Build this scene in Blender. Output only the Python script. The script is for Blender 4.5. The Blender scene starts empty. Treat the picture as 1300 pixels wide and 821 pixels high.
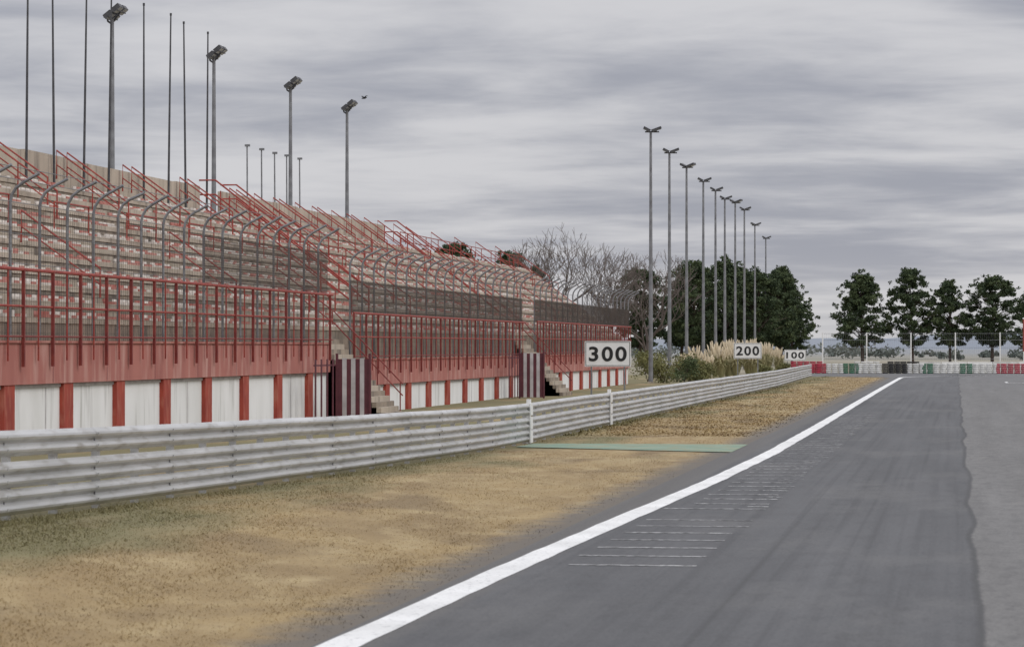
import bpy, math, random
import numpy as np
from mathutils import Vector, Matrix
R = random.Random(7)
NR = np.random.RandomState(11)
S = bpy.context.scene
COL = S.collection

# ---------------------------------------------------------------- materials
def mat(name, c1, c2=None, scale=1.0, rough=0.8, metal=0.0, stretch=(1,1,1), detail=5, lo=0.35, hi=0.65,
        bump=0.0, bscale=40.0, c3=None, s3=8.0, st3=(1,1,1), lo3=.5, hi3=.7):
    m = bpy.data.materials.new(name); m.use_nodes = True
    nt = m.node_tree; N = nt.nodes; L = nt.links
    b = N['Principled BSDF']; b.inputs['Roughness'].default_value = rough; b.inputs['Metallic'].default_value = metal
    b.inputs['Base Color'].default_value = (*c1, 1)
    tc = N.new('ShaderNodeTexCoord')
    def noise(sc, st, det=detail):
        mp = N.new('ShaderNodeMapping'); mp.inputs['Scale'].default_value = st
        L.new(tc.outputs['Object'], mp.inputs['Vector'])
        n = N.new('ShaderNodeTexNoise'); n.inputs['Scale'].default_value = sc; n.inputs['Detail'].default_value = det
        L.new(mp.outputs[0], n.inputs['Vector']); return n.outputs['Fac']
    def mixc(fac, a, bb, lo, hi):
        mr = N.new('ShaderNodeMapRange'); mr.inputs['From Min'].default_value = lo; mr.inputs['From Max'].default_value = hi
        L.new(fac, mr.inputs['Value'])
        mx = N.new('ShaderNodeMixRGB'); L.new(mr.outputs[0], mx.inputs[0])
        for s, v in ((1, a), (2, bb)):
            if isinstance(v, tuple): mx.inputs[s].default_value = (*v, 1)
            else: L.new(v, mx.inputs[s])
        return mx.outputs[0]
    out = None
    if c2:
        out = mixc(noise(scale, stretch), c1, c2, lo, hi)
        if c3: out = mixc(noise(s3, st3), out, c3, lo3, hi3)
        L.new(out, b.inputs['Base Color'])
    if bump:
        bp = N.new('ShaderNodeBump'); bp.inputs['Strength'].default_value = bump; bp.inputs['Distance'].default_value = 0.03
        L.new(noise(bscale, (1,1,1), 3), bp.inputs['Height']); L.new(bp.outputs[0], b.inputs['Normal'])
    return m

M = {}
M['red'] = mat('red_paint', (.27,.030,.022), (.34,.06,.04), 3, .6, c3=(.14,.03,.022), s3=9, lo3=.52, hi3=.72)
M['reddk'] = mat('dark_red_paint', (.16,.022,.02), (.23,.04,.03), 3, .6)
M['pink'] = mat('faded_red_wall', (.42,.16,.13), (.34,.12,.10), .7, .9, stretch=(1,1,.4), c3=(.50,.27,.23), s3=2.5, st3=(1,1,.2), lo3=.48, hi3=.70, bump=.2)
M['col'] = mat('red_column_paint', (.36,.055,.032), (.27,.042,.028), 1.5, .8, c3=(.40,.12,.08), s3=5, st3=(1,1,.3))
M['white'] = mat('whitewashed_wall', (.82,.82,.81), (.72,.72,.70), .8, .9, stretch=(1,1,.35), c3=(.38,.37,.34), s3=3.0, st3=(1,1,.1), lo3=.56, hi3=.83, bump=.15)
M['conc'] = mat('weathered_concrete', (.50,.43,.345), (.37,.315,.25), .6, .95, stretch=(1,1,.5), c3=(.18,.15,.125), s3=2.5, st3=(1,1,.12), lo3=.53, hi3=.76, bump=.3, bscale=12)
M['tier'] = mat('tier_concrete', (.34,.28,.215), (.21,.175,.14), 1.2, .95, c3=(.10,.085,.072), s3=2.2, st3=(1,1,.3), lo3=.5, hi3=.73, bump=.3, bscale=12)
M['seatp'] = mat('seat_faded_red', (.40,.13,.10), (.50,.24,.20), 2, .6)
M['seatw'] = mat('seat_white', (.72,.67,.61), (.55,.50,.45), 2, .6)
M['grey'] = mat('galvanised_steel_post', (.24,.245,.255), (.16,.16,.17), 2, .5, .2)
M['dark'] = mat('dark_steel', (.055,.055,.06), (.09,.09,.095), 4, .5, .3)
M['mesh'] = mat('rusty_wire_mesh', (.095,.075,.062), (.065,.055,.048), .5, .8)
M['rail'] = mat('guard_rail_steel', (.56,.56,.555), (.42,.42,.41), 1.1, .45, .25, stretch=(1,.35,2.5), detail=7, c3=(.26,.24,.21), s3=3.0, st3=(1,.6,4), lo3=.52, hi3=.80, bump=.06, bscale=3)
M['lens'] = mat('floodlight_glass', (.35,.36,.38), rough=.2)
M['paint'] = mat('white_road_paint', (.80,.80,.78), (.66,.66,.64), .8, .7, c3=(.25,.25,.25), s3=18, lo3=.58, hi3=.74)
M['worn'] = mat('worn_road_paint', (.52,.52,.51), (.26,.26,.26), 1.1, .8, c3=(.09,.09,.09), s3=9, lo3=.46, hi3=.60)
M['black'] = mat('sign_black', (.012,.012,.013), rough=.6)
M['signw'] = mat('sign_white', (.80,.80,.79), (.72,.72,.71), 2, .5)
M['turf'] = mat('green_painted_strip', (.17,.26,.19), (.24,.30,.22), .9, .9, c3=(.27,.22,.12), s3=2.5, lo3=.52, hi3=.68)
M['maroon'] = mat('maroon_stripe', (.085,.02,.03), (.12,.03,.04), 3, .7)
M['stw'] = mat('aged_white_stripe', (.55,.53,.53), (.40,.38,.38), 2, .7)
M['tw'] = mat('white_tyre', (.70,.70,.68), (.50,.50,.48), 3, .8)
M['tg'] = mat('green_tyre', (.015,.14,.075), (.02,.09,.05), 3, .8)
M['tr'] = mat('red_tyre', (.42,.03,.06), (.28,.03,.05), 3, .8)
M['tb'] = mat('black_tyre', (.02,.02,.02), (.04,.04,.04), 3, .8)
M['bark'] = mat('pine_bark', (.10,.07,.055), (.055,.04,.033), 3, .95)
M['twig'] = mat('bare_bark', (.16,.13,.115), (.11,.09,.08), 2, .95)
M['leaf'] = mat('pine_needles', (.030,.050,.020), (.058,.082,.030), .55, .85, lo=.42, hi=.6)
M['leaf2'] = mat('pine_needles_light', (.085,.11,.042), (.05,.072,.028), .7, .85)
M['shrub'] = mat('shrub_leaves', (.18,.17,.06), (.09,.10,.035), .8, .85)
M['pampas'] = mat('pampas_blades', (.36,.32,.17), (.22,.22,.10), .9, .9)
M['plume'] = mat('pampas_plumes', (.66,.57,.42), (.54,.45,.31), .9, .95)
M['hill'] = mat('hazed_distant_hills', (.21,.245,.29), (.25,.27,.30), .004, 1)  # bluish tint is aerial haze put into the base colour
M['far'] = mat('distant_foliage', (.10,.12,.105), (.15,.16,.14), .05, 1)
M['bird'] = mat('bird_feathers', (.02,.02,.022), rough=.8)

def nodes_mat(name, rough=.95):
    m = bpy.data.materials.new(name); m.use_nodes = True
    nt = m.node_tree; b = nt.nodes['Principled BSDF']; b.inputs['Roughness'].default_value = rough
    tc = nt.nodes.new('ShaderNodeTexCoord'); sp = nt.nodes.new('ShaderNodeSeparateXYZ')
    nt.links.new(tc.outputs['Object'], sp.inputs[0])
    def noise(sc, st=(1,1,1), det=5, rgh=.5):
        mp = nt.nodes.new('ShaderNodeMapping'); mp.inputs['Scale'].default_value = st
        nt.links.new(tc.outputs['Object'], mp.inputs['Vector'])
        n = nt.nodes.new('ShaderNodeTexNoise'); n.inputs['Scale'].default_value = sc
        n.inputs['Detail'].default_value = det; n.inputs['Roughness'].default_value = rgh
        nt.links.new(mp.outputs[0], n.inputs['Vector']); return n.outputs['Fac']
    def mr(v, a, bb, c=0, d=1, smooth=False):
        n = nt.nodes.new('ShaderNodeMapRange')
        if smooth: n.interpolation_type = 'SMOOTHSTEP'
        for k, x in zip(('From Min','From Max','To Min','To Max'), (a,bb,c,d)): n.inputs[k].default_value = x
        nt.links.new(v, n.inputs['Value']); return n.outputs[0]
    def math_(op, a, bb):
        n = nt.nodes.new('ShaderNodeMath'); n.operation = op
        for i, v in enumerate((a, bb)):
            if isinstance(v, (int, float)): n.inputs[i].default_value = v
            else: nt.links.new(v, n.inputs[i])
        return n.outputs[0]
    def mix(f, a, bb):
        n = nt.nodes.new('ShaderNodeMixRGB')
        for i, v in enumerate((f, a, bb)):
            if isinstance(v, (int, float)): n.inputs[i].default_value = v
            elif isinstance(v, tuple): n.inputs[i].default_value = (*v, 1)
            else: nt.links.new(v, n.inputs[i])
        return n.outputs[0]
    def bump(h, s, dist=.02):
        n = nt.nodes.new('ShaderNodeBump'); n.inputs['Strength'].default_value = s; n.inputs['Distance'].default_value = dist
        nt.links.new(h, n.inputs['Height']); nt.links.new(n.outputs[0], b.inputs['Normal'])
    return m, nt, b, sp, noise, mr, math_, mix, bump

m, nt, b, sp, noise, mr, ma, mix, bump = nodes_mat('dry_grass')
c = mix(mr(noise(.55, (1,.35,1)), .36,.64), (.325,.235,.110), (.245,.172,.080))
c = mix(mr(noise(1.7, (1,.35,1)), .48,.72), c, (.385,.295,.155))
c = mix(mr(noise(.8, (.6,.22,1), 7), .54,.66,0,.75), c, (.18,.125,.062))
c = mix(mr(noise(.45, (.8,.2,1), 6), .54,.66,0,.65), c, (.42,.335,.185))
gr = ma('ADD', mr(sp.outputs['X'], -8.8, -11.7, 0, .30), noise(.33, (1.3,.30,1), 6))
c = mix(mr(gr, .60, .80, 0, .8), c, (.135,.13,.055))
c = mix(mr(noise(7, (1,.7,1), 6), .50,.75, 0, .35), c, (.17,.12,.065))
edge = ma('ADD', sp.outputs['X'], ma('MULTIPLY', noise(1.6), .9))
c = mix(mr(edge, -6.15, -5.55, 0, .9), c, (.12,.108,.094))
nt.links.new(c, b.inputs['Base Color'])
M['grass'] = m

m, nt, b, sp, noise, mr, ma, mix, bump = nodes_mat('dry_field_ground_hazed')
c = mix(mr(noise(.02, (1,.5,1)), .4,.6), (.30,.265,.19), (.23,.215,.15))
c = mix(mr(noise(.25), .45,.7, 0, .6), c, (.18,.16,.10))
c = mix(mr(sp.outputs['Y'], 450, 1300, 0, .9), c, (.24,.255,.27))  # distance haze painted in: ground colour blends to blue-grey further out
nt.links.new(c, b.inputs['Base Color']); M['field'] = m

m, nt, b, sp, noise, mr, ma, mix, bump = nodes_mat('asphalt', .85)
c = mix(mr(noise(.8, (1,.08,1), 4), .35,.65), (.074,.076,.079), (.096,.098,.101))
c = mix(mr(noise(1.0, (6,.03,1), 4), .48,.66, 0, .65), c, (.046,.047,.050))
c = mix(mr(noise(.35, (1,.35,1), 7, .62), .50,.62, 0, .6), c, (.128,.127,.124))
c = mix(mr(noise(2.2, (1,.4,1), 7, .7), .50,.68, 0, .6), c, (.052,.052,.054))
c = mix(mr(noise(.22, (1.4,.12,1), 4), .52,.60, 0, .35), c, (.040,.041,.044))
seam = ma('ADD', sp.outputs['X'], ma('ADD', ma('MULTIPLY', ma('SUBTRACT', noise(.09, (.01,1,1), 2), .5), .45), ma('MULTIPLY', ma('SUBTRACT', noise(3.0, (1,1,1), 4), .5), .06)))
lt = mix(mr(noise(.9, (1,.12,1), 6), .35,.65), (.145,.141,.134), (.185,.180,.170))
lt = mix(mr(noise(4, (1,.3,1), 6, .65), .46,.66, 0, .75), lt, (.098,.096,.092))
c = mix(mr(seam, .23,.27), c, lt)
c = mix(ma('MULTIPLY', mr(seam, .16,.22), mr(seam, .29,.25,0,.8)), c, (.038,.038,.038))
c = mix(ma('MULTIPLY', mr(sp.outputs['X'], -2.43,-2.40), mr(sp.outputs['X'], -2.36,-2.39,0,.4)), c, (.035,.035,.035))
c = mix(mr(ma('ADD', sp.outputs['X'], ma('MULTIPLY', noise(2.0), .35)), -4.85,-5.05), c, (.105,.10,.093))
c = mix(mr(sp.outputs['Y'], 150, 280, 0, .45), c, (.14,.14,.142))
c = mix(mr(noise(60, (1,1,1), 2), .35,.7, 0, .35), c, (.15,.148,.145))
c = mix(mr(noise(30, (1,1,1), 3), .50,.70, 0, .6), c, (.032,.032,.034))
nt.links.new(c, b.inputs['Base Color']); bump(noise(50, (1,1,1), 3), .35, .01)
nt.links.new(mr(noise(.5, (3,.06,1), 3), .3,.7, .72,.92), b.inputs['Roughness'])
M['asphalt'] = m

# ---------------------------------------------------------------- mesh builder
class MB:
    def __init__(s): s.v=[]; s.f=[]; s.mi=[]; s.mats=[]
    def slot(s, m):
        if m not in s.mats: s.mats.append(m)
        return s.mats.index(m)
    def face(s, pts, m):
        n=len(s.v); s.v += [tuple(p) for p in pts]; s.f.append(tuple(range(n,n+len(pts)))); s.mi.append(s.slot(m))
    def box(s, c, d, m, rot=None):
        n=len(s.v); i=s.slot(m)
        for sx in (-.5,.5):
            for sy in (-.5,.5):
                for sz in (-.5,.5):
                    p = Vector((sx*d[0], sy*d[1], sz*d[2]))
                    if rot is not None: p = rot @ p
                    s.v.append((c[0]+p.x, c[1]+p.y, c[2]+p.z))
        for q in ((0,1,3,2),(4,6,7,5),(0,4,5,1),(2,3,7,6),(0,2,6,4),(1,5,7,3)):
            s.f.append(tuple(n+k for k in q)); s.mi.append(i)
    def bb(s, a, b, m):
        s.box(((a[0]+b[0])/2,(a[1]+b[1])/2,(a[2]+b[2])/2),(abs(b[0]-a[0]),abs(b[1]-a[1]),abs(b[2]-a[2])),m)
    def tube(s, pts, r, m, n=6, cap=True):
        i=s.slot(m); P=[Vector(p) for p in pts]; rs = r if isinstance(r,(list,tuple)) else [r]*len(P)
        base=len(s.v)
        for k,p in enumerate(P):
            t = (P[min(k+1,len(P)-1)]-P[max(k-1,0)]).normalized()
            a = t.cross(Vector((0,1,0)) if abs(t.y)<.9 else Vector((1,0,0))).normalized(); bb=t.cross(a)
            for j in range(n):
                an=2*math.pi*j/n; q=p+(a*math.cos(an)+bb*math.sin(an))*rs[k]; s.v.append(tuple(q))
        for k in range(len(P)-1):
            for j in range(n):
                s.f.append((base+k*n+j, base+k*n+(j+1)%n, base+(k+1)*n+(j+1)%n, base+(k+1)*n+j)); s.mi.append(i)
        if cap:
            s.f.append(tuple(base+j for j in range(n))[::-1]); s.mi.append(i)
            s.f.append(tuple(base+(len(P)-1)*n+j for j in range(n))); s.mi.append(i)
    def quads(s, arr, m):
        i=s.slot(m); n=len(s.v); q=arr.shape[1]
        s.v += [tuple(p) for p in arr.reshape(-1,3).tolist()]
        for k in range(arr.shape[0]):
            s.f.append(tuple(range(n+k*q, n+k*q+q))); s.mi.append(i)
    def mesh(s, name):
        me=bpy.data.meshes.new(name); me.from_pydata(s.v,[],s.f)
        for m in s.mats: me.materials.append(M[m])
        me.polygons.foreach_set('material_index', s.mi); me.update(); return me
    def obj(s, name, parent=None, loc=(0,0,0), smooth=False):
        o=bpy.data.objects.new(name, s.mesh(name)); o.location=loc; COL.objects.link(o)
        if smooth: o.data.polygons.foreach_set('use_smooth',[True]*len(o.data.polygons))
        if parent: o.parent=parent
        return o
def empty(name, loc=(0,0,0)):
    o=bpy.data.objects.new(name,None); o.location=loc; COL.objects.link(o); return o

# ---------------------------------------------------------------- ground
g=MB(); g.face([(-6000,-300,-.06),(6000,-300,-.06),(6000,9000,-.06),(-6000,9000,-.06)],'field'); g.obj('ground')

def hgt(x,y):
    r = .52*(max(0,82-max(y,15))/46)**1.3
    t = min(1,max(0,(-6.3-x)/5.2)); t=t*t*(3-2*t)
    return r*t
XS=[-34,-28,-24,-20,-16,-13.5,-12.4,-11.8,-11,-10,-9,-8.2,-7.4,-6.8,-6.3,-5.6]
YS=[-20,0,10]+[15+3*i for i in range(24)]+[90+10*i for i in range(20)]+[286]
v=MB(); idx=v.slot('grass')
for y in YS:
    for x in XS:
        v.v.append((x,y,hgt(x,y)))
w=len(XS)
for j in range(len(YS)-1):
    for i in range(w-1):
        v.f.append((j*w+i,j*w+i+1,(j+1)*w+i+1,(j+1)*w+i)); v.mi.append(idx)
v.obj('grass_verge',smooth=True)

def arc(r, n=24, cx=25.3, cy=262):
    return [(cx-r*math.cos(a), cy+r*math.sin(a)) for a in [math.pi/2*k/n for k in range(n+1)]]
ro=MB()
edge_l=[(-5.75,-20),(-5.72,60),(-5.6,150)]+[(x,y) for x,y in arc(30.9)]+[(90,292.9)]
pts=[(x,y,.012) for x,y in edge_l]+[(90,200,.012),(30,190,.012),(14,170,.012),(14,-20,.012)]
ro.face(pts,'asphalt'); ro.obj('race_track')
ap=MB(); ap.face([(-16,278,.006),(-5.5,262,.006),(0,285,.006),(30,296,.006),(90,296,.006),(90,305,.006),(-16,305,.006)],'asphalt'); ap.obj('runoff_apron')
def strip(mb, path, wd, z, m, jag=0):
    P=[]
    for k in range(len(path)-1):
        n=max(1,int(abs(path[k+1][1]-path[k][1])/1.0)) if jag else 1
        for q in range(n): P.append(Vector((path[k][0]+(path[k+1][0]-path[k][0])*q/n,path[k][1]+(path[k+1][1]-path[k][1])*q/n,0)))
    P.append(Vector((*path[-1],0)))
    L=[];Rr=[]
    for k,p in enumerate(P):
        t=(P[min(k+1,len(P)-1)]-P[max(k-1,0)]).normalized(); n=Vector((t.y,-t.x,0))
        L.append(p-n*(wd/2+R.uniform(-jag,jag))); Rr.append(p+n*(wd/2+R.uniform(-jag,jag)))
    for k in range(len(P)-1):
        mb.face([(L[k].x,L[k].y,z),(Rr[k].x,Rr[k].y,z),(Rr[k+1].x,Rr[k+1].y,z),(L[k+1].x,L[k+1].y,z)],m)
ln=MB()
path=[(-5.75,-10),(-5.5,25),(-5.38,35),(-5.15,46),(-4.82,60),(-4.62,76),(-4.6,100),(-4.66,141),(-4.72,198),(-4.72,250)]+arc(30)+[(90,292)]
strip(ln,path,.38,.018,'paint',.014)
ln.obj('edge_line')
gm=MB()
y=36.6; k=0
while y<118:
    l=-4.75+R.uniform(-.08,.08) if y<50 else -4.40+R.uniform(-.06,.06); r=-3.10+R.uniform(-.09,.06)
    if R.random()<.93: gm.bb((l,y,.0165),(r,y+R.uniform(.10,.16),.018),'worn')
    if k%2==0 and y>48: gm.bb((r-.35,y+.8,.0165),(r,y+.93,.018),'worn')
    y+=1.62; k+=1
gm.bb((3.7,226,.016),(3.9,232,.018),'paint'); gm.bb((3.9,226,.016),(6.5,226.5,.018),'paint')
gm.obj('grid_markings')
gs=MB(); xs=[-11.6,-11,-10,-9,-8.2,-7.4,-6.8,-6.3,-5.65]
for a in range(len(xs)-1):
    x0,x1=xs[a],xs[a+1]
    gs.face([(x0,78.8-(x0+11.6)*.42,hgt(x0,78)+.02),(x1,78.8-(x1+11.6)*.42,hgt(x1,78)+.02),(x1,82.4,hgt(x1,82.4)+.02),(x0,82.4,hgt(x0,82.4)+.02)],'turf')
gs.obj('green_crossing_strip')

def blades(n, ylo, yhi, hmin, hmax, wmin, wmax):
    u=NR.rand(n); Y=1/((1/ylo)*(1-u)+(1/yhi)*u)
    X=-11.75+NR.rand(n)**.95*5.95
    keep = ~((Y>75.8)&(Y<82.8)&(NR.rand(n)<.95))
    keep &= (NR.rand(n) < np.clip((-5.9-X)/.8,.12,1))
    Y=Y[keep]; X=X[keep]; n=len(Y)
    near = np.clip((-11.1-X)/.6,0,1)
    patch=(np.sin(X*1.7+Y*.6)*np.sin(Y*.33-X*.8)+np.sin(Y*1.3+X*2.9)*.6+1.2)/2.4
    h=(hmin+(hmax-hmin)*NR.rand(n)**2)*(.6+.6*np.clip(patch,0,1))*(1+2.6*near*NR.rand(n))
    wd=wmin+(wmax-wmin)*NR.rand(n)
    r=.52*(np.clip(82-Y,0,None)/46)**1.3; t=np.clip((-6.3-X)/5.2,0,1); t=t*t*(3-2*t); Z=r*t-.006
    a=NR.rand(n)*2*np.pi; dx=np.cos(a)*wd/2; dy=np.sin(a)*wd/2
    lx=NR.randn(n)*.9*h; ly=NR.randn(n)*.9*h
    A=np.stack([X-dx,Y-dy,Z],1); B=np.stack([X+dx,Y+dy,Z],1); C=np.stack([X+lx,Y+ly,Z+h],1)
    return np.stack([A,B,C],1)
tri=np.concatenate([blades(200000,20,95,.010,.040,.008,.018), blades(30000,90,275,.02,.06,.04,.10)])
nv=tri.shape[0]*3
me=bpy.data.meshes.new('grass_blades'); me.vertices.add(nv); me.vertices.foreach_set('co',tri.reshape(-1).astype(np.float32))
me.loops.add(nv); me.loops.foreach_set('vertex_index',np.arange(nv,dtype=np.int32))
me.polygons.add(nv//3); me.polygons.foreach_set('loop_start',np.arange(0,nv,3,dtype=np.int32))
me.update(calc_edges=True); me.validate(); me.materials.append(M['grass'])
COL.objects.link(bpy.data.objects.new('dry_grass',me))

# ---------------------------------------------------------------- guard rail
rail=MB(); RX=-11.8
prof=[(0,0),(.02,.012),(.075,.055),(.085,.085),(.075,.115),(.015,.15),(.01,.165),(.015,.18),(.075,.215),(.085,.245),(.075,.275),(.02,.318),(0,.33)]
ys=[12+4*i for i in range(66)]
def rz(y): return hgt(RX,y)
def railx(y): return RX + (-.0 if y<200 else -(y-200)*.016)
ri=rail.slot('rail')
jit=[R.uniform(-.016,.016) for _ in ys]
ZB=(.06,.405,.80)
for kb in range(3):
    z0=ZB[kb]
    for a in range(len(ys)-1):
        ya,yb=ys[a],ys[a+1]+.12
        n=len(rail.v); off=.004*(a%2)
        for (yy,ji) in ((ya,jit[a]),(yb,jit[a+1])):
            for (dx,dz) in prof: rail.v.append((railx(yy)+dx+off+ji,yy,rz(yy)+z0+dz+ji*.7))
        q=len(prof)
        for j in range(q-1):
            rail.f.append((n+j,n+q+j,n+q+j+1,n+j+1)); rail.mi.append(ri)
for i in range(130):
    yy=12+2*i+.5
    rail.bb((railx(yy)-.13,yy-.05,rz(yy)-.1),(railx(yy)-.03,yy+.05,rz(yy)+1.12),'rail')
for yy in ys[1:]:
    for kb in range(3):
        for dz in (.085,.245):
            rail.box((railx(yy)+.095,yy+.06,rz(yy)+ZB[kb]+dz),(.02,.03,.03),'rail')
        rail.bb((railx(yy)+.012,yy+.10,rz(yy)+ZB[kb]+.13),(railx(yy)+.030,yy+.125,rz(yy)+ZB[kb]+.2),'grey')
for yy in (82.6,102.2):
    for q in range(3):
        rail.bb((RX+.085,yy-.2,rz(yy)+.03+.385*q),(RX+.125,yy+.2,rz(yy)+.36+.385*q),'signw')
    rail.bb((RX-.02,yy-.12,rz(yy)-.05),(RX+.083,yy+.12,rz(yy)+1.24),'signw')
rail.obj('guard_rail',smooth=False)

# ---------------------------------------------------------------- grandstand
GS=empty('grandstand')
XF=-23.4; NRW=11; DX=.66; DZ=.473; XR0=-24.0; ZR0=3.0
Y0,Y1=38,216.5
tr=MB()
for i in range(NRW):
    xa=XR0-DX*i; xb=xa-DX; z=ZR0+DZ*(i+1)
    tr.face([(xa,Y0,z-DZ),(xa,Y1,z-DZ),(xa,Y1,z),(xa,Y0,z)],'tier')
    tr.face([(xa,Y0,z),(xa,Y1,z),(xb,Y1,z),(xb,Y0,z)],'tier')
    y=Y0+.01
    while y<Y1-.1:
        e=min(y+4.97,Y1-.01); tr.bb((xa-.05,y,z-.14),(xa+.035,e-.03,z+.004+R.uniform(0,.012)),'conc'); y=e
XB=XR0-DX*NRW; ZT=ZR0+DZ*NRW
for yy in (Y0,Y1):
    pts=[(XR0,yy,0)]
    for i in range(NRW):
        pts+= [(XR0-DX*i,yy,ZR0+DZ*(i+1)),(XR0-DX*(i+1),yy,ZR0+DZ*(i+1))]
    pts.append((XB,yy,0)); tr.face(pts,'conc')
tr.face([(XB,Y0,0),(XB,Y1,0),(XB,Y1,ZT),(XB,Y0,ZT)],'conc')
aisles=[43+8.4*i for i in range(21)]
for a in aisles:
    for i in range(1,NRW):
        xa=XR0-DX*i; z=ZR0+DZ*(i+1)
        tr.bb((xa+.002,a-.5,z-DZ+.004),(xa+.33,a+.5,z-DZ/2),'conc')
tr.obj('seating_tiers',GS)
bw=MB()
for a,b_ in ((38,121.8),(125.7,162.5)):
    y=a
    while y<b_-.1:
        e=min(y+5,b_); bw.bb((XB+.02,y+.015,ZT-.1),(XB-.2,e-.015,9.38+R.uniform(-.03,.03)),'conc'); y=e
    bw.bb((XB-.03,a+.02,ZT-.1),(XB-.18,b_-.02,9.30),'conc')
bw.obj('back_wall',GS)
st=MB()
for i in range(NRW):
    z=ZR0+DZ*(i+1); xa=XR0-DX*i
    y=Y0+.4
    while y<Y1-.4:
        if min(abs(y-a) for a in aisles)>.75 and R.random()>.08:
            blk=(int(y/3.0)+i)%2
            m_='seatp' if R.random()<(.62 if blk else .30) else 'seatw'
            st.bb((xa-.04,y-.2,z+.006),(xa-.40,y+.2,z+.09),m_)
            st.bb((xa-.36,y-.2,z+.08),(xa-.42,y+.2,z+.19),m_)
        y+=.5
st.obj('seats',GS)
def facade(ya,yb,zb0,zb1,ztop):
    f=MB()
    f.bb((XF-.5,ya,-.2),(XF-.16,yb,zb0+.1),'white')
    f.bb((XF,ya,zb0),(XF-.55,yb,zb1),'pink')
    f.bb((XF+.05,ya,zb1-.003),(XF-.3,yb,zb1+.06),'pink')
    y=math.ceil((ya-72.3)/5.05)*5.05+72.3
    ys_=[]
    while y<yb: ys_.append(y); y+=5.05
    for y in ys_:
        f.bb((XF-.03,y-.42,-.2),(XF-.2,y+.42,zb0-.002),'col')
    y=ya+2.5
    while y<yb:
        f.bb((XF+.004,y-.012,zb0+.02),(XF-.1,y+.012,zb1-.02),'maroon'); y+=5.05
    y=ya+1.2
    while y<yb:
        f.bb((XF-.15,y-.04,0),(XF-.17,y+.04,zb0-.02),'stw'); y+=7.3
    f.bb((XF-.12,ya+.1,zb0-.10),(XF-.17,yb-.1,zb0-.02),'stw')
    f.obj('front_wall',GS)
    r=MB()
    r.tube([(XF+.09,ya,ztop),(XF+.09,yb,ztop)],.045,'red',6)
    r.tube([(XF+.09,ya,zb1+(ztop-zb1)*.5),(XF+.09,yb,zb1+(ztop-zb1)*.5)],.03,'red',6)
    r.tube([(XF+.09,ya,zb1+.16),(XF+.09,yb,zb1+.16)],.024,'reddk',6)
    y=ya+.02; k=0
    while y<yb:
        if k%2==0: r.bb((XF+.055,y-.04,zb0+.45),(XF+.135,y+.04,ztop+.02),'reddk')
        else: r.bb((XF+.08,y-.02,zb0+.6),(XF+.115,y+.02,ztop),'red')
        y+=1.25; k+=1
    r.obj('front_railing',GS)
facade(38,111,1.74,2.80,4.65)
facade(115,162.4,1.15,2.16,4.02)
facade(167,216.4,1.18,2.18,4.12)
wk=MB()
for ya,yb,z in ((38,111,2.79),(115,162.4,2.15),(167,216.4,2.17)):
    wk.bb((XF-.56,ya+.02,z-.3),(XR0+.002,yb-.02,z),'tier')
    wk.bb((XR0+.03,ya+.03,z+.0),(XR0+.003,yb-.03,3.02),'tier')
wk.obj('walkway',GS)
sg=MB()
for ya,yb in ((111.2,114.8),(162.6,166.8)):
    for k in range(15):
        sg.bb((-21.3-.18*k,ya,-.1),(-24.0,yb,.2*(k+1)),'conc' if k%2 else 'tier')
    yy=yb-.1
    for off in (.5,.95):
        sg.tube([(-21.3,yy,.3+off),(-24.0,yy,3.1+off),(-26.3,yy,4.8+off)],.025,'reddk')
    for k in range(6):
        x=-21.4-.9*k; zz=.3+(-21.3-x)*1.04 if x>-24 else 3.1+(-24-x)*.72
        sg.tube([(x,yy,zz-.2),(x,yy,zz+.9)],.025,'reddk')
sg.obj('access_stairs',GS)
hr=MB()
def zt(x): return ZR0+DZ+(XR0-x)/DX*DZ
def hrail(y, xa, xb, h=.95, mm='red'):
    hr.tube([(xa,y,zt(xa)+h*.1),(xa,y,zt(xa)+h),(xb,y,zt(xb)+h),(xb,y,zt(xb))],.032,mm,5)
    hr.tube([(xa,y,zt(xa)+h*.5),(xb,y,zt(xb)+h*.5)],.024,mm,5)
    n=max(1,int(abs(xb-xa)/1.3))
    for k in range(1,n):
        x=xa+(xb-xa)*k/n; hr.tube([(x,y,zt(x)-.2),(x,y,zt(x)+h)],.024,mm,5)
for q,a in enumerate(aisles):
    if a>Y1-2: continue
    hrail(a-.62,-28.5,-31.1,1.0)
    if a<160: hrail(a+.62,-29.2,-31.1,1.0)
    if q%2==1: hrail(a,-24.8,-27.2,.95)
    if 120<a<166: hrail(a+.1,-25.6,-28.0,.95)
    if 120<a<166: hrail(a+4,-29,-31.1,1.0)
for a in aisles:
    hr.tube([(-28.2,a-1.9,zt(-28.2)-.2),(-28.2,a-1.9,zt(-28.2)+.8),(-28.2,a+1.9,zt(-28.2)+.8),(-28.2,a+1.9,zt(-28.2)-.2)],.030,'red',5)
    if 100<a<165: hr.tube([(-28.2,a-1.9,zt(-28.2)+.4),(-28.2,a+1.9,zt(-28.2)+.4)],.024,'red',5)
for y in (121.9,125.6,163.0):
    for h in (.55,1.15):
        hr.tube([(-31.3,y,ZT+h+.3),(-30.6,y,ZT+h+.3),(-24.8,y,zt(-24.8)+h)],.038,'red',5)
    for k in range(6):
        x=-31.3+k*1.3; hr.tube([(x,y,min(ZT,zt(x))-.3),(x,y,min(zt(x),ZT)+1.2)],.032,'red',5)
for h in (.5,1.0):
    hr.tube([(XB+.1,167,ZT+h),(XB+.1,216,ZT+h)],.028,'red',5)
y=167
while y<216.2:
    hr.tube([(XB+.1,y,ZT),(XB+.1,y,ZT+1)],.026,'red',5); y+=4.2
hr.obj('handrails',GS)

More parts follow.
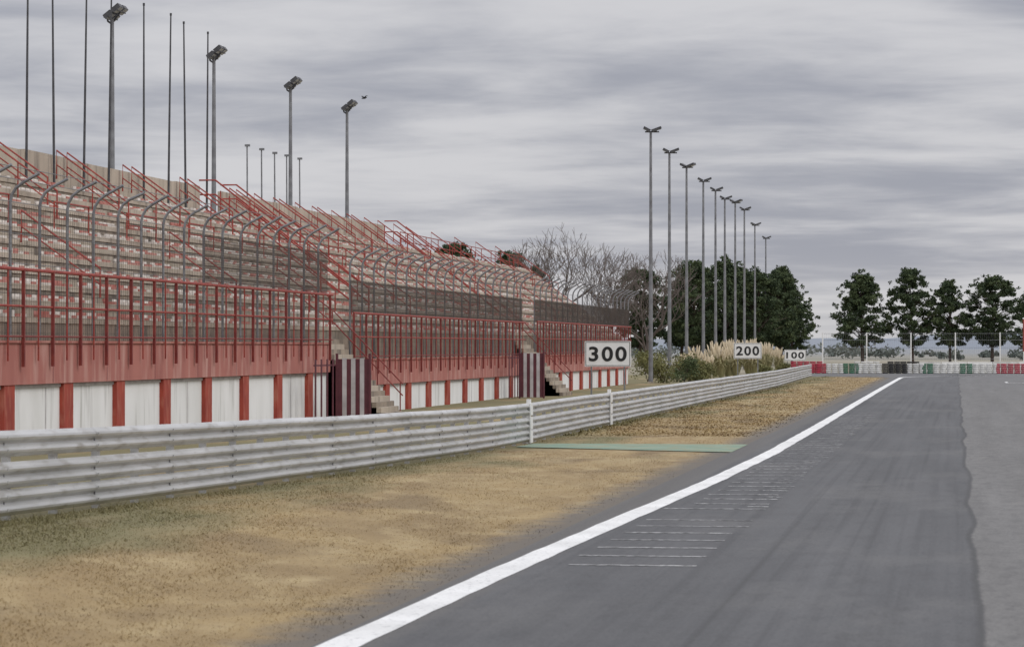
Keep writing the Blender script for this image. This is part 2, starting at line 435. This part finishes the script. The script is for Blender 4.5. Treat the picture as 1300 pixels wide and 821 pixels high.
def cfence(ya,yb,zb,zbend,mesh_ranges,thin_ranges):
    o=empty('catch_fence',(0,0,0)); p=MB()
    x0=XF-.12
    y=ya+.3
    while y<yb:
        jx=R.uniform(-.05,.05); jz=R.uniform(-.03,.03)
        pts=[(x0,y,zb),(x0,y,zbend+jz),(x0+.04,y,zbend+.18+jz),(x0+.15,y,zbend+.36+jz),(x0+.34,y,zbend+.50+jz),(x0+.80+jx,y,zbend+.74+jx)]
        p.tube(pts,.042,'grey',7)
        y+=2.45
    for t in (.0,.33,.66,1):
        z=zbend*(t)+(zb+1.2)*(1-t); p.tube([(x0,ya,z),(x0,yb,z)],.010,'grey',4)
    for a,b_ in ((.36,.52),(.8,.74)):
        p.tube([(x0+a,ya,zbend+b_),(x0+a,yb,zbend+b_)],.010,'grey',4)
    p.obj('posts',o)
    ms=MB()
    for (a,b_,z0,z1,sp_,wd) in mesh_ranges:
        y=a
        while y<b_:
            ms.bb((x0+.055,y,z0+R.uniform(-.02,.02)),(x0+.055+wd,y+wd,z1+R.uniform(-.03,.02)),'mesh'); y+=sp_
        z=z0
        while z<z1:
            ms.bb((x0+.048,a,z),(x0+.055,b_,z+.014),'mesh'); z+=.078
    for (a,b_,z0,z1) in thin_ranges:
        y=a
        while y<b_:
            ms.bb((x0+.05,y,z0),(x0+.056,y+.006,z1),'mesh'); y+=.20
        z=z0
        while z<z1:
            ms.bb((x0+.045,a,z),(x0+.05,b_,z+.007),'mesh'); z+=.20
    ms.obj('wire_mesh',o)
cfence(38,111,2.85,6.35,[(92,110.8,4.7,6.25,.13,.0115)],[(38,92,4.7,6.3),(38,110.8,2.85,4.6)])
cfence(115,162.4,2.2,5.9,[(115.1,162.2,4.05,5.32,.125,.012)],[(115.1,162.2,2.3,4.0)])
cfence(167,216.4,2.2,5.9,[(167.1,216.3,4.1,5.36,.13,.0125)],[(167.1,216.3,2.3,4.0)])

def sgate(x,y,wd,h,side):
    o=MB(); n=7
    for k in range(n):
        a=x-wd/2+wd*k/n
        o.bb((a,y-.03,.05),(a+wd/n,y+.03,h+.03*(k%2)),'maroon' if k%2==0 else 'stw')
    n2=8
    for k in range(n2):
        a=y-side*k/n2
        if k%2: o.bb((x-wd/2-.05,a-side/n2+.16,.05),(x-wd/2-.02,a-.16,h),'maroon')
    o.bb((x-wd/2-.06,y-side,h-.25),(x-wd/2-.045,y,h-.19),'maroon')
    o.bb((x-wd/2-.08,y-.06,0),(x-wd/2,y+.06,h+.2),'maroon'); o.bb((x+wd/2,y-.06,0),(x+wd/2+.08,y+.06,h+.2),'maroon')
    o.obj('striped_gate')
sgate(-21.9,108.0,1.15,2.25,4.0)
sgate(-22.0,155.5,1.2,2.35,4.0)

def simple_pole(name,x,y,z0,z1,r,m,cap=True):
    o=MB(); lean=R.uniform(-.12,.12)
    o.tube([(0,0,0),(lean*.5,0,(z1-z0)*.5),(lean,0,z1-z0)],[r,r*.85,r*.6],m,8)
    o.tube([(0,0,0),(0,0,.5)],r*1.5,m,8)
    if cap: o.tube([(lean,0,z1-z0),(lean,0,z1-z0+.1)],r*.9,m,8)
    else: o.box((lean+.02,0,z1-z0),(.3,.16,.13),m)
    return o.obj(name,loc=(x,y,z0))
for y in (97.4,100.6,104.1,107.3,112.2,115.8,118.6,122.0):
    simple_pole('flagpole',-31.0,y,ZT-.7,15.8+R.uniform(-.1,.1),.05,'dark')
for y in (175.4,179.2,182.8,186.1,190.0):
    simple_pole('lamp_post',-42,y,0,14.8+R.uniform(-.1,.1),.07,'grey',cap=False)

def flood_big(x,y,H):
    o=MB(); o.tube([(0,0,0),(0,0,H*.5),(0,0,H-.6)],[.20,.14,.09],'grey',10)
    rot=Matrix.Rotation(math.radians(-38),3,'Y')
    o.tube([(0,0,H-.9),(-.22,0,H-.75),(-.25,0,H-.55)],.05,'dark',6)
    o.tube([(-.25,-.5,H-.6),(-.25,.5,H-.6)],.05,'dark',6)
    for k,(a) in enumerate((0,.5)):
        c=Vector((.0,0,H-.62))+rot@Vector((a+.05,0,0))
        o.tube([(c.x,-.75,c.z-.02),(c.x,.75,c.z-.02)],.035,'dark',6)
        for yy in (-.42,.42):
            cc=c+rot@Vector((0,0,.12)); o.box((cc.x,yy,cc.z),(.44,.62,.22),'dark',rot)
            cl=c+rot@Vector((0.0,0,-.0)); o.box((cl.x,yy,cl.z),(.38,.55,.03),'lens',rot)
    o.tube([(-.05,0,H-.9),(.38,0,H-.35)],.045,'dark',6)
    o.obj('floodlight_mast',loc=(x,y,0))
for y in (139.1,159.0,178.0,195.1): flood_big(-40,y,19.05)
def flood_row(x,y,H):
    o=MB(); o.tube([(0,0,0),(0,0,H*.5),(0,0,H-.35)],[.17,.13,.09],'grey',10)
    o.bb((-.22,-.22,0),(.22,.22,.12),'conc')
    o.tube([(-.42,0,H-.32),(.62,0,H-.32)],.05,'dark',6)
    for cx,an,wd in ((-.28,28,.55),(.42,-20,.75)):
        rot=Matrix.Rotation(math.radians(an),3,'Y')
        o.box((cx,0,H-.12),(wd,.6,.17),'dark',rot)
        c2=Vector((cx,0,H-.12))+rot@Vector((0,0,-.095)); o.box(tuple(c2),(wd*.88,.5,.025),'lens',rot)
        o.tube([(cx,0,H-.32),(cx,0,H-.15)],.04,'dark',6)
    ob=o.obj('floodlight_mast',loc=(x,y,0)); ob.rotation_euler=(0,0,R.uniform(-.5,.5))
for x,y in ((-22.3,220.5),(-23.2,244.6),(-23.6,264.9),(-24.0,287.5),(-24.2,304.8),(-24.6,322.5),(-24.1,331),(-24.3,348.4),(-26,392.5),(-27.6,440.8)):
    flood_row(x,y,18.9)

def board(txt,x,y,z0,z1,wd):
    E=empty('distance_marker_sign',(x,y,0)); h=z1-z0
    o=MB(); o.bb((-wd/2,-.02,z0),(wd/2,.02,z1),'signw')
    t=.028
    for a,b_ in (((-wd/2+.04,z0+.04),(wd/2-.04,z0+.04+t)),((-wd/2+.04,z1-.04-t),(wd/2-.04,z1-.04)),((-wd/2+.04,z0+.04+t),(-wd/2+.04+t,z1-.04-t)),((wd/2-.04-t,z0+.04+t),(wd/2-.04,z1-.04-t))):
        o.bb((a[0],-.026,a[1]),(b_[0],-.0225,b_[1]),'black')
    o.obj('board',E)
    p=MB()
    for sx in (-.36,.36):
        p.bb((sx*wd-.04,.023,0),(sx*wd+.04,.10,z1-.05),'grey')
    p.bb((-wd/2+.1,.023,z0+.3),(wd/2-.1,.06,z0+.36),'grey'); p.obj('posts',E)
    cu=bpy.data.curves.new('digits','FONT'); cu.body=txt; cu.size=1.2; cu.extrude=.006; cu.offset=.028; cu.align_x='LEFT'
    cu.space_character=1.18
    to=bpy.data.objects.new('t',cu); COL.objects.link(to); bpy.context.view_layer.update()
    me=bpy.data.meshes.new_from_object(to.evaluated_get(bpy.context.evaluated_depsgraph_get()))
    bpy.data.objects.remove(to)
    co=np.array([v.co[:] for v in me.vertices]); mn=co.min(0); mx=co.max(0)
    W_,H_=wd*.82,h*.58
    for v in me.vertices:
        v.co=( (v.co.x-(mn[0]+mx[0])/2)/(mx[0]-mn[0])*W_, -.032+ -v.co.z*.6, (z0+z1)/2+(v.co.y-(mn[1]+mx[1])/2)/(mx[1]-mn[1])*H_)
    me.materials.clear(); me.materials.append(M['black'])
    d=bpy.data.objects.new('digits',me); COL.objects.link(d); d.parent=E
board('300',-17.3,149.6,1.70,2.98,2.33)
board('200',-17.15,249.8,1.70,3.02,2.33)
board('100',-17.5,331,1.16,2.38,2.38)

def torus_unit(nu=12,nv=6,r1=.24,r2=.085):
    V=[];F=[]
    for i in range(nu):
        for j in range(nv):
            a=2*math.pi*i/nu; c_=2*math.pi*j/nv
            V.append(((r1+r2*math.cos(c_))*math.cos(a),(r1+r2*math.cos(c_))*math.sin(a),r2*1.15*math.sin(c_)))
            F.append((i*nv+j,((i+1)%nu)*nv+j,((i+1)%nu)*nv+(j+1)%nv,i*nv+(j+1)%nv))
    return V,F
TV,TF=torus_unit()
def tyres(segs,y0,hn=5,slope=0):
    o=MB()
    for (a,b_,m_) in segs:
        x=a; i=o.slot(m_)
        while x<b_:
            for k in range(hn):
                n=len(o.v); jx=R.uniform(-.02,.02); jy=R.uniform(-.02,.02); yy=y0+slope*(x+5)
                o.v+=[(x+jx+p[0],yy+jy+p[1],.11+.2*k+p[2]) for p in TV]
                o.f+=[tuple(n+q for q in f) for f in TF]; o.mi+=[i]*len(TF)
            x+=.66
    o.obj('tire_barrier')
tyres([(-14.4,-12.7,'tr'),(-12.7,-11,'tw'),(-11,-9.6,'tg'),(-9.6,-7,'tw'),(-7,-4.6,'tb'),(-4.6,-3.2,'tw'),(-3.2,-1.9,'tg'),(-1.9,.7,'tw'),(.7,2.0,'tg'),(2.0,4.1,'tw'),(4.1,9,'tr'),(9,16,'tw')],303,5)
tyres([(-16.5,-13.4,'tr'),(-10,-8,'tw'),(-6.6,-3.9,'tb')],309,6)
wl=MB()
for k in range(12):
    wl.bb((-4+2.6*k,311.9,0),(-4+2.6*k+2.55,312.2,1.15),'signw' if k%3 else 'tw')
wl.obj('track_wall')
ff=empty('debris_fence'); p=MB()
for k in range(14):
    x=-14+4.66*k
    p.tube([(x,320,0),(x,320,4.2)],.07,'signw',7)
for z in (1.4,2.6,3.4,4.1):
    p.tube([(-14,320,z),(46.6,320,z)],.018,'grey',5)
p.obj('posts',ff)
ms=MB(); x=-14
while x<46:
    ms.bb((x,320.05,1.2),(x+.010,320.06,4.1),'grey'); x+=.2
ms.obj('wire_mesh',ff)
rp=MB(); rp.tube([(0,0,0),(0,0,2.2)],.06,'signw',8); rp.tube([(0,0,2.2),(0,0,5.6)],.085,'red',8); rp.tube([(0,0,5.6),(0,0,5.75)],.11,'signw',8); rp.obj('marker_post',loc=(7.05,318,0))

# ---------------------------------------------------------------- vegetation
def leafquads(c, rad, n, s0, s1, flat=.7):
    d=NR.randn(n,3); d/=np.linalg.norm(d,axis=1)[:,None]; rr=NR.rand(n)**(.45)
    P=np.array(c)+d*rr[:,None]*np.array([rad,rad,rad*flat])
    a=NR.randn(n,3); a/=np.linalg.norm(a,axis=1)[:,None]
    b_=np.cross(a,NR.randn(n,3)); b_/=np.linalg.norm(b_,axis=1)[:,None]
    s=(s0+(s1-s0)*NR.rand(n))[:,None]
    a=a*s; b_=b_*s*.5
    return np.stack([P-a,P-b_,P+a,P+b_],1)
def pine_mesh(h,wd,seed,low=.24,peak=.30,pw=.55):
    global NR
    rr=random.Random(seed); NR=np.random.RandomState(seed)
    o=MB(); lean=rr.uniform(-.7,.7)
    o.tube([(0,0,-.2),(lean*.3,0,h*.3),(lean*.7,.1,h*.6),(lean,0,h*.9)],[.30,.24,.16,.05],'bark',7)
    def env(t):
        u=(t-low)/(1.0-low)
        return max(.04,(min(1,max(0,u+.12)/(peak+.12)))**.7*(max(0,1-max(0,u-peak)/(1.04-peak)))**pw)
    p0,p1=rr.uniform(0,6.28),rr.uniform(0,6.28)
    def lobe(ang,t):
        return 1+.20*math.sin(2*ang+p0+5*t)+.14*math.sin(5*ang+p1-9*t)
    for k in range(160):
        t=low+(1-low)*rr.random()**1.05
        e=env(t); ang=rr.uniform(0,2*math.pi); rad=wd/2*e*rr.random()**.55*.95*lobe(ang,t)
        c=(lean*t+rad*math.cos(ang),rad*math.sin(ang),h*(t-.025))
        if k%3==0: o.tube([(lean*t*.8,0,h*max(.2,(t-.16))),((c[0]+lean*t*.8)/2,c[1]/2,h*(t-.09)),c],[.09,.06,.02],'bark',4,cap=False)
        R_=rr.uniform(.5,1.1)*wd/10.5
        o.quads(leafquads(c,R_,int(115*R_),.12,.32,.6),'leaf' if rr.random()<.74 else 'leaf2')
    for k in range(70):
        t=low-.01+(1.03-low)*rr.random(); e=env(t)
        ang=rr.uniform(0,2*math.pi); rad=wd/2*e*rr.uniform(.95,1.15)*lobe(ang,t)
        o.quads(leafquads((lean*t+rad*math.cos(ang),rad*math.sin(ang),h*t),.38,22,.10,.26,.8),'leaf')
    return o.mesh('pine_tree')
PM=[pine_mesh(15.5,11.6,1,.23,.22,.75),pine_mesh(15.5,10.6,2,.22,.38,.5),pine_mesh(15.5,11.0,3,.25,.28,.6),pine_mesh(15.5,11.4,4,.24,.45,.5),pine_mesh(15.5,10.8,5,.2,.25,.85)]
def put(me,name,x,y,s,rz,sz=1.0):
    o=bpy.data.objects.new(name,me); o.location=(x,y,0); o.scale=(s,s,s*sz); o.rotation_euler=(0,0,rz); COL.objects.link(o)
for k,(px,s,sz) in enumerate(((-15.2,1.0,.97),(-7.0,.88,1.14),(-.9,.80,1.10),(6.0,.98,.95),(13.0,1.0,.90),(20,1,1))):
    put(PM[k%5],'pine_tree',px,500+R.uniform(-9,9),s,R.uniform(0,6),sz)
for k,(x,y,s,sz) in enumerate(((-44.5,425,.93,.95),(-40,440,.9,.95),(-36.5,420,.93,1.02),(-33.0,432,.95,1.05),(-30,445,.92,1.0),(-27.5,425,.85,1.0),(-27,470,.9,1.08),(-25.5,440,.8,1.1),(-39,460,.95,1.0),(-33,465,1,1.0),(-24.5,455,.75,.95))):
    put(PM[(k+1)%5],'pine_tree',x,y,s,R.uniform(0,6),sz)
for k,(x,y,s) in enumerate(((-71,400,1.0),(-66,395,1.06),(-61,405,1.0),(-76,410,.97),(-56,400,.86))):
    put(PM[k%5],'pine_tree',x,y,s,R.uniform(0,6))

def bare_tree(seed,h):
    rr=random.Random(seed); o=MB()
    def grow(p,d,l,r,dep):
        q=p+d*l*.5+Vector((rr.uniform(-.05,.05),rr.uniform(-.05,.05),.03))*l
        e=q+(d+Vector((rr.uniform(-.15,.15),rr.uniform(-.15,.15),.06))).normalized()*l*.5
        o.tube([p,q,e],[r,r*.85,r*.7],'twig',4 if dep>1 else 6,cap=False)
        if dep>=7: return
        n=3 if dep<4 else 2
        for k in range(n):
            ax=Vector((rr.uniform(-1,1),rr.uniform(-1,1),rr.uniform(-.2,.5))).normalized()
            nd=(d*(.9 if k==0 else .62)+ax*(.35 if k==0 else .75)+Vector((0,0,.14))).normalized()
            grow(e if k<2 else q,nd,l*rr.uniform(.70,.86),max(r*.62,.018),dep+1)
    grow(Vector((0,0,-.1)),Vector((0,0,1)),h*.24,.24,0)
    me=o.mesh('bare_tree')
    zs=max(v[2] for v in o.v)
    return me,h/zs
for sd,x,y,h in ((5,-39.8,298,15.2),(12,-34.2,300,13.4),(21,-31.2,306,12.6)):
    me,f=bare_tree(sd,h); o=bpy.data.objects.new('bare_tree',me); o.location=(x,y,0); o.scale=(f,f,f); COL.objects.link(o)

def shrub(x,y,rw,h,m_='shrub'):
    o=MB()
    for k in range(4): 
        a=R.uniform(0,6.28); o.tube([(0,0,0),(rw*.4*math.cos(a),rw*.4*math.sin(a),h*.6)],.03,'bark',4)
    for k in range(12):
        c=(R.uniform(-.6,.6)*rw,R.uniform(-.6,.6)*rw,R.uniform(.2,.85)*h)
        o.quads(leafquads(c,.38*rw+.2,90,.05,.14,.8),m_)
    o.obj('shrub',loc=(x,y,0))
for x,y,rw,h in ((-21.5,222,1.3,1.7),(-20.5,228,1.2,1.8),(-21.2,236,1.5,2.0),(-20.4,243,1.2,1.5),(-19.9,232,1.0,1.2),(-22.2,252,1.6,2.2),(-18.2,290,1.0,.9),(-23.5,230,1.6,2.4),(-24.2,240,1.5,2.4),(-17.6,310,1.0,.9)):
    shrub(x,y,rw,h, 'shrub' if R.random()<.8 else 'leaf2')
def pampas(x,y,h):
    o=MB(); n=420
    a=NR.rand(n)*2*np.pi; sp_=(.15+.85*NR.rand(n))*h*.42; L=h*(.45+.35*NR.rand(n))
    base=np.stack([np.cos(a)*.2,np.sin(a)*.2,np.zeros(n)],1)
    mid=np.stack([np.cos(a)*sp_*.55,np.sin(a)*sp_*.55,L*.8],1); tip=np.stack([np.cos(a)*sp_*1.25,np.sin(a)*sp_*1.25,L*(.55+.4*NR.rand(n))],1)
    t=np.stack([-np.sin(a),np.cos(a),0*a],1)*.03
    o.quads(np.stack([base-t,base+t,mid+t,mid-t],1),'pampas'); o.quads(np.stack([mid-t,mid+t,tip],1),'pampas')
    for k in range(30):
        an=R.uniform(0,6.28); r=R.uniform(.1,.6)*h*.38; tx,ty=r*math.cos(an),r*math.sin(an); hh=h*R.uniform(.66,1.06)
        o.tube([(tx*.3,ty*.3,0),(tx,ty,hh*.75)],.015,'pampas',4)
        o.tube([(tx,ty,hh*.68),(tx*1.1,ty*1.1,hh*.80),(tx*1.25,ty*1.25,hh*.92),(tx*1.4,ty*1.4,hh)],[.03,.09,.07,.012],'plume',5)
    o.obj('pampas_grass',loc=(x,y,0))
for x,y,h in ((-21.3,268,3.1),(-20.3,262,2.8),(-20.5,272,3.2),(-19.6,270,2.8),(-20.9,282,3.4),(-19.5,285,3.3),(-18.6,280,2.7),(-20.2,296,3.4),(-19.0,300,3.2),(-20.8,306,3.4),(-19.6,316,3.0),(-18.8,322,2.6),(-20.8,318,3.0),(-22.2,258,2.7),(-20.6,250,2.3),(-21.9,246,2.2)):
    pampas(x,y,h)
dv=MB()
for k in range(240):
    x=R.uniform(-160,200); yy=R.uniform(620,900); 
    hh=R.uniform(1.0,2.8)*(1.5 if x<-15 else .7)
    dv.quads(leafquads((x,yy,hh*.5),hh*1.1,50,.3,.8,.5),'far')
dv.obj('distant_treeline')
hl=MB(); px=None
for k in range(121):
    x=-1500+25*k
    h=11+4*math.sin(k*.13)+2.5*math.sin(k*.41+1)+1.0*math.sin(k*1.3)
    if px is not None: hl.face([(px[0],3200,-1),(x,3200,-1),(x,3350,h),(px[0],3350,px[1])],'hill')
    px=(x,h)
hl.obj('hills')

bd=MB(); bd.tube([(-.22,0,0),(-.12,0,.02),(0,0,.02),(.12,0,.0),(.2,0,.02),(.26,0,.02)],[.015,.05,.075,.05,.04,.006],'bird',8)
for s_ in (-1,1):
    bd.face([(-.06,s_*.03,.04),(.1,s_*.03,.04),(.09,s_*.25,.16),(-.06,s_*.22,.15)],'bird')
    bd.face([(-.06,s_*.22,.15),(.09,s_*.25,.16),(-.08,s_*.5,.10)],'bird')
bd.face([(-.2,0,.0),(-.34,-.07,.01),(-.34,.07,.01)],'bird')
bo=bd.obj('bird',loc=(-39.1,196.4,19.3)); bo.rotation_euler=(0,-.2,.9)

# ---------------------------------------------------------------- world + sun
W=bpy.data.worlds.new('World'); S.world=W; W.use_nodes=True
nt=W.node_tree; N=nt.nodes; L=nt.links
for n in list(N): N.remove(n)
out=N.new('ShaderNodeOutputWorld'); bg=N.new('ShaderNodeBackground'); bg.inputs['Strength'].default_value=.1
L.new(bg.outputs[0],out.inputs[0])
el,az=math.radians(42),math.radians(120)
sky=N.new('ShaderNodeTexSky'); sky.sky_type='NISHITA'; sky.sun_disc=False; sky.sun_elevation=el; sky.sun_rotation=az
tc=N.new('ShaderNodeTexCoord'); sp=N.new('ShaderNodeSeparateXYZ'); L.new(tc.outputs['Generated'],sp.inputs[0])
def mth(op,a,b_=None):
    n=N.new('ShaderNodeMath'); n.operation=op
    for i,v in enumerate((a,b_)):
        if v is None: continue
        if isinstance(v,(int,float)): n.inputs[i].default_value=v
        else: L.new(v,n.inputs[i])
    return n.outputs[0]
def mpr(v,a,b_,c_,d):
    n=N.new('ShaderNodeMapRange'); n.interpolation_type='SMOOTHSTEP'
    for k,x in zip(('From Min','From Max','To Min','To Max'),(a,b_,c_,d)): n.inputs[k].default_value=x
    L.new(v,n.inputs['Value']); return n.outputs[0]
z=mth('MAXIMUM',sp.outputs['Z'],0.0); den=mth('ADD',z,.06)
cx=mth('DIVIDE',sp.outputs['X'],den); cy=mth('DIVIDE',sp.outputs['Y'],den)
cb=N.new('ShaderNodeCombineXYZ'); L.new(cx,cb.inputs[0]); L.new(cy,cb.inputs[1])
def nz(scale,det,rough,loc):
    mp=N.new('ShaderNodeMapping'); mp.inputs['Location'].default_value=loc; L.new(cb.outputs[0],mp.inputs[0])
    n=N.new('ShaderNodeTexNoise'); n.inputs['Scale'].default_value=scale; n.inputs['Detail'].default_value=det; n.inputs['Roughness'].default_value=rough
    n.inputs['Distortion'].default_value=.3
    L.new(mp.outputs[0],n.inputs['Vector']); return n.outputs['Fac']
n1=nz(.62,7,.52,(3,1,0)); n2=nz(1.9,6,.56,(7,4,2))
f=mth('ADD',mth('MULTIPLY',n1,.68),mth('MULTIPLY',n2,.32))
ff_=mpr(f,.36,.60,0,1)
def mixc(fac,a,b_,typ='MIX'):
    n=N.new('ShaderNodeMixRGB'); n.blend_type=typ
    for i,v in enumerate((fac,a,b_)):
        if isinstance(v,(int,float)): n.inputs[i].default_value=v
        elif isinstance(v,tuple): n.inputs[i].default_value=(*v,1)
        else: L.new(v,n.inputs[i])
    return n.outputs[0]
cl=mixc(ff_,(3.5,3.6,4.15),(6.3,6.25,6.5))
cl=mixc(mpr(sp.outputs['Z'],0,.035,.65,0),cl,(6.4,6.3,6.3))
boost=mpr(sp.outputs['Z'],.12,.8,1.0,2.3)
vm=N.new('ShaderNodeVectorMath'); vm.operation='SCALE'; L.new(cl,vm.inputs[0]); L.new(boost,vm.inputs['Scale'])
fin=mixc(.95,sky.outputs[0],vm.outputs[0])
L.new(fin,bg.inputs['Color'])
sl=bpy.data.lights.new('sun','SUN'); sl.energy=1.1; sl.angle=math.radians(18); sl.color=(1,.97,.93)
so=bpy.data.objects.new('sun',sl); COL.objects.link(so)
d=Vector((math.sin(az)*math.cos(el),math.cos(az)*math.cos(el),math.sin(el)))
so.rotation_euler=d.to_track_quat('Z','Y').to_euler()

cam=bpy.data.cameras.new('camera'); co=bpy.data.objects.new('camera',cam); COL.objects.link(co)
co.location=(0,0,2.7); co.rotation_euler=(math.radians(90.445),0,math.radians(8.43))
cam.sensor_width=36; cam.lens=105.23; cam.clip_start=.5; cam.clip_end=12000
cam.dof.use_dof=True; cam.dof.focus_distance=115; cam.dof.aperture_fstop=4.5
S.camera=co
S.view_settings.view_transform='Standard'; S.view_settings.look='None'; S.view_settings.exposure=0
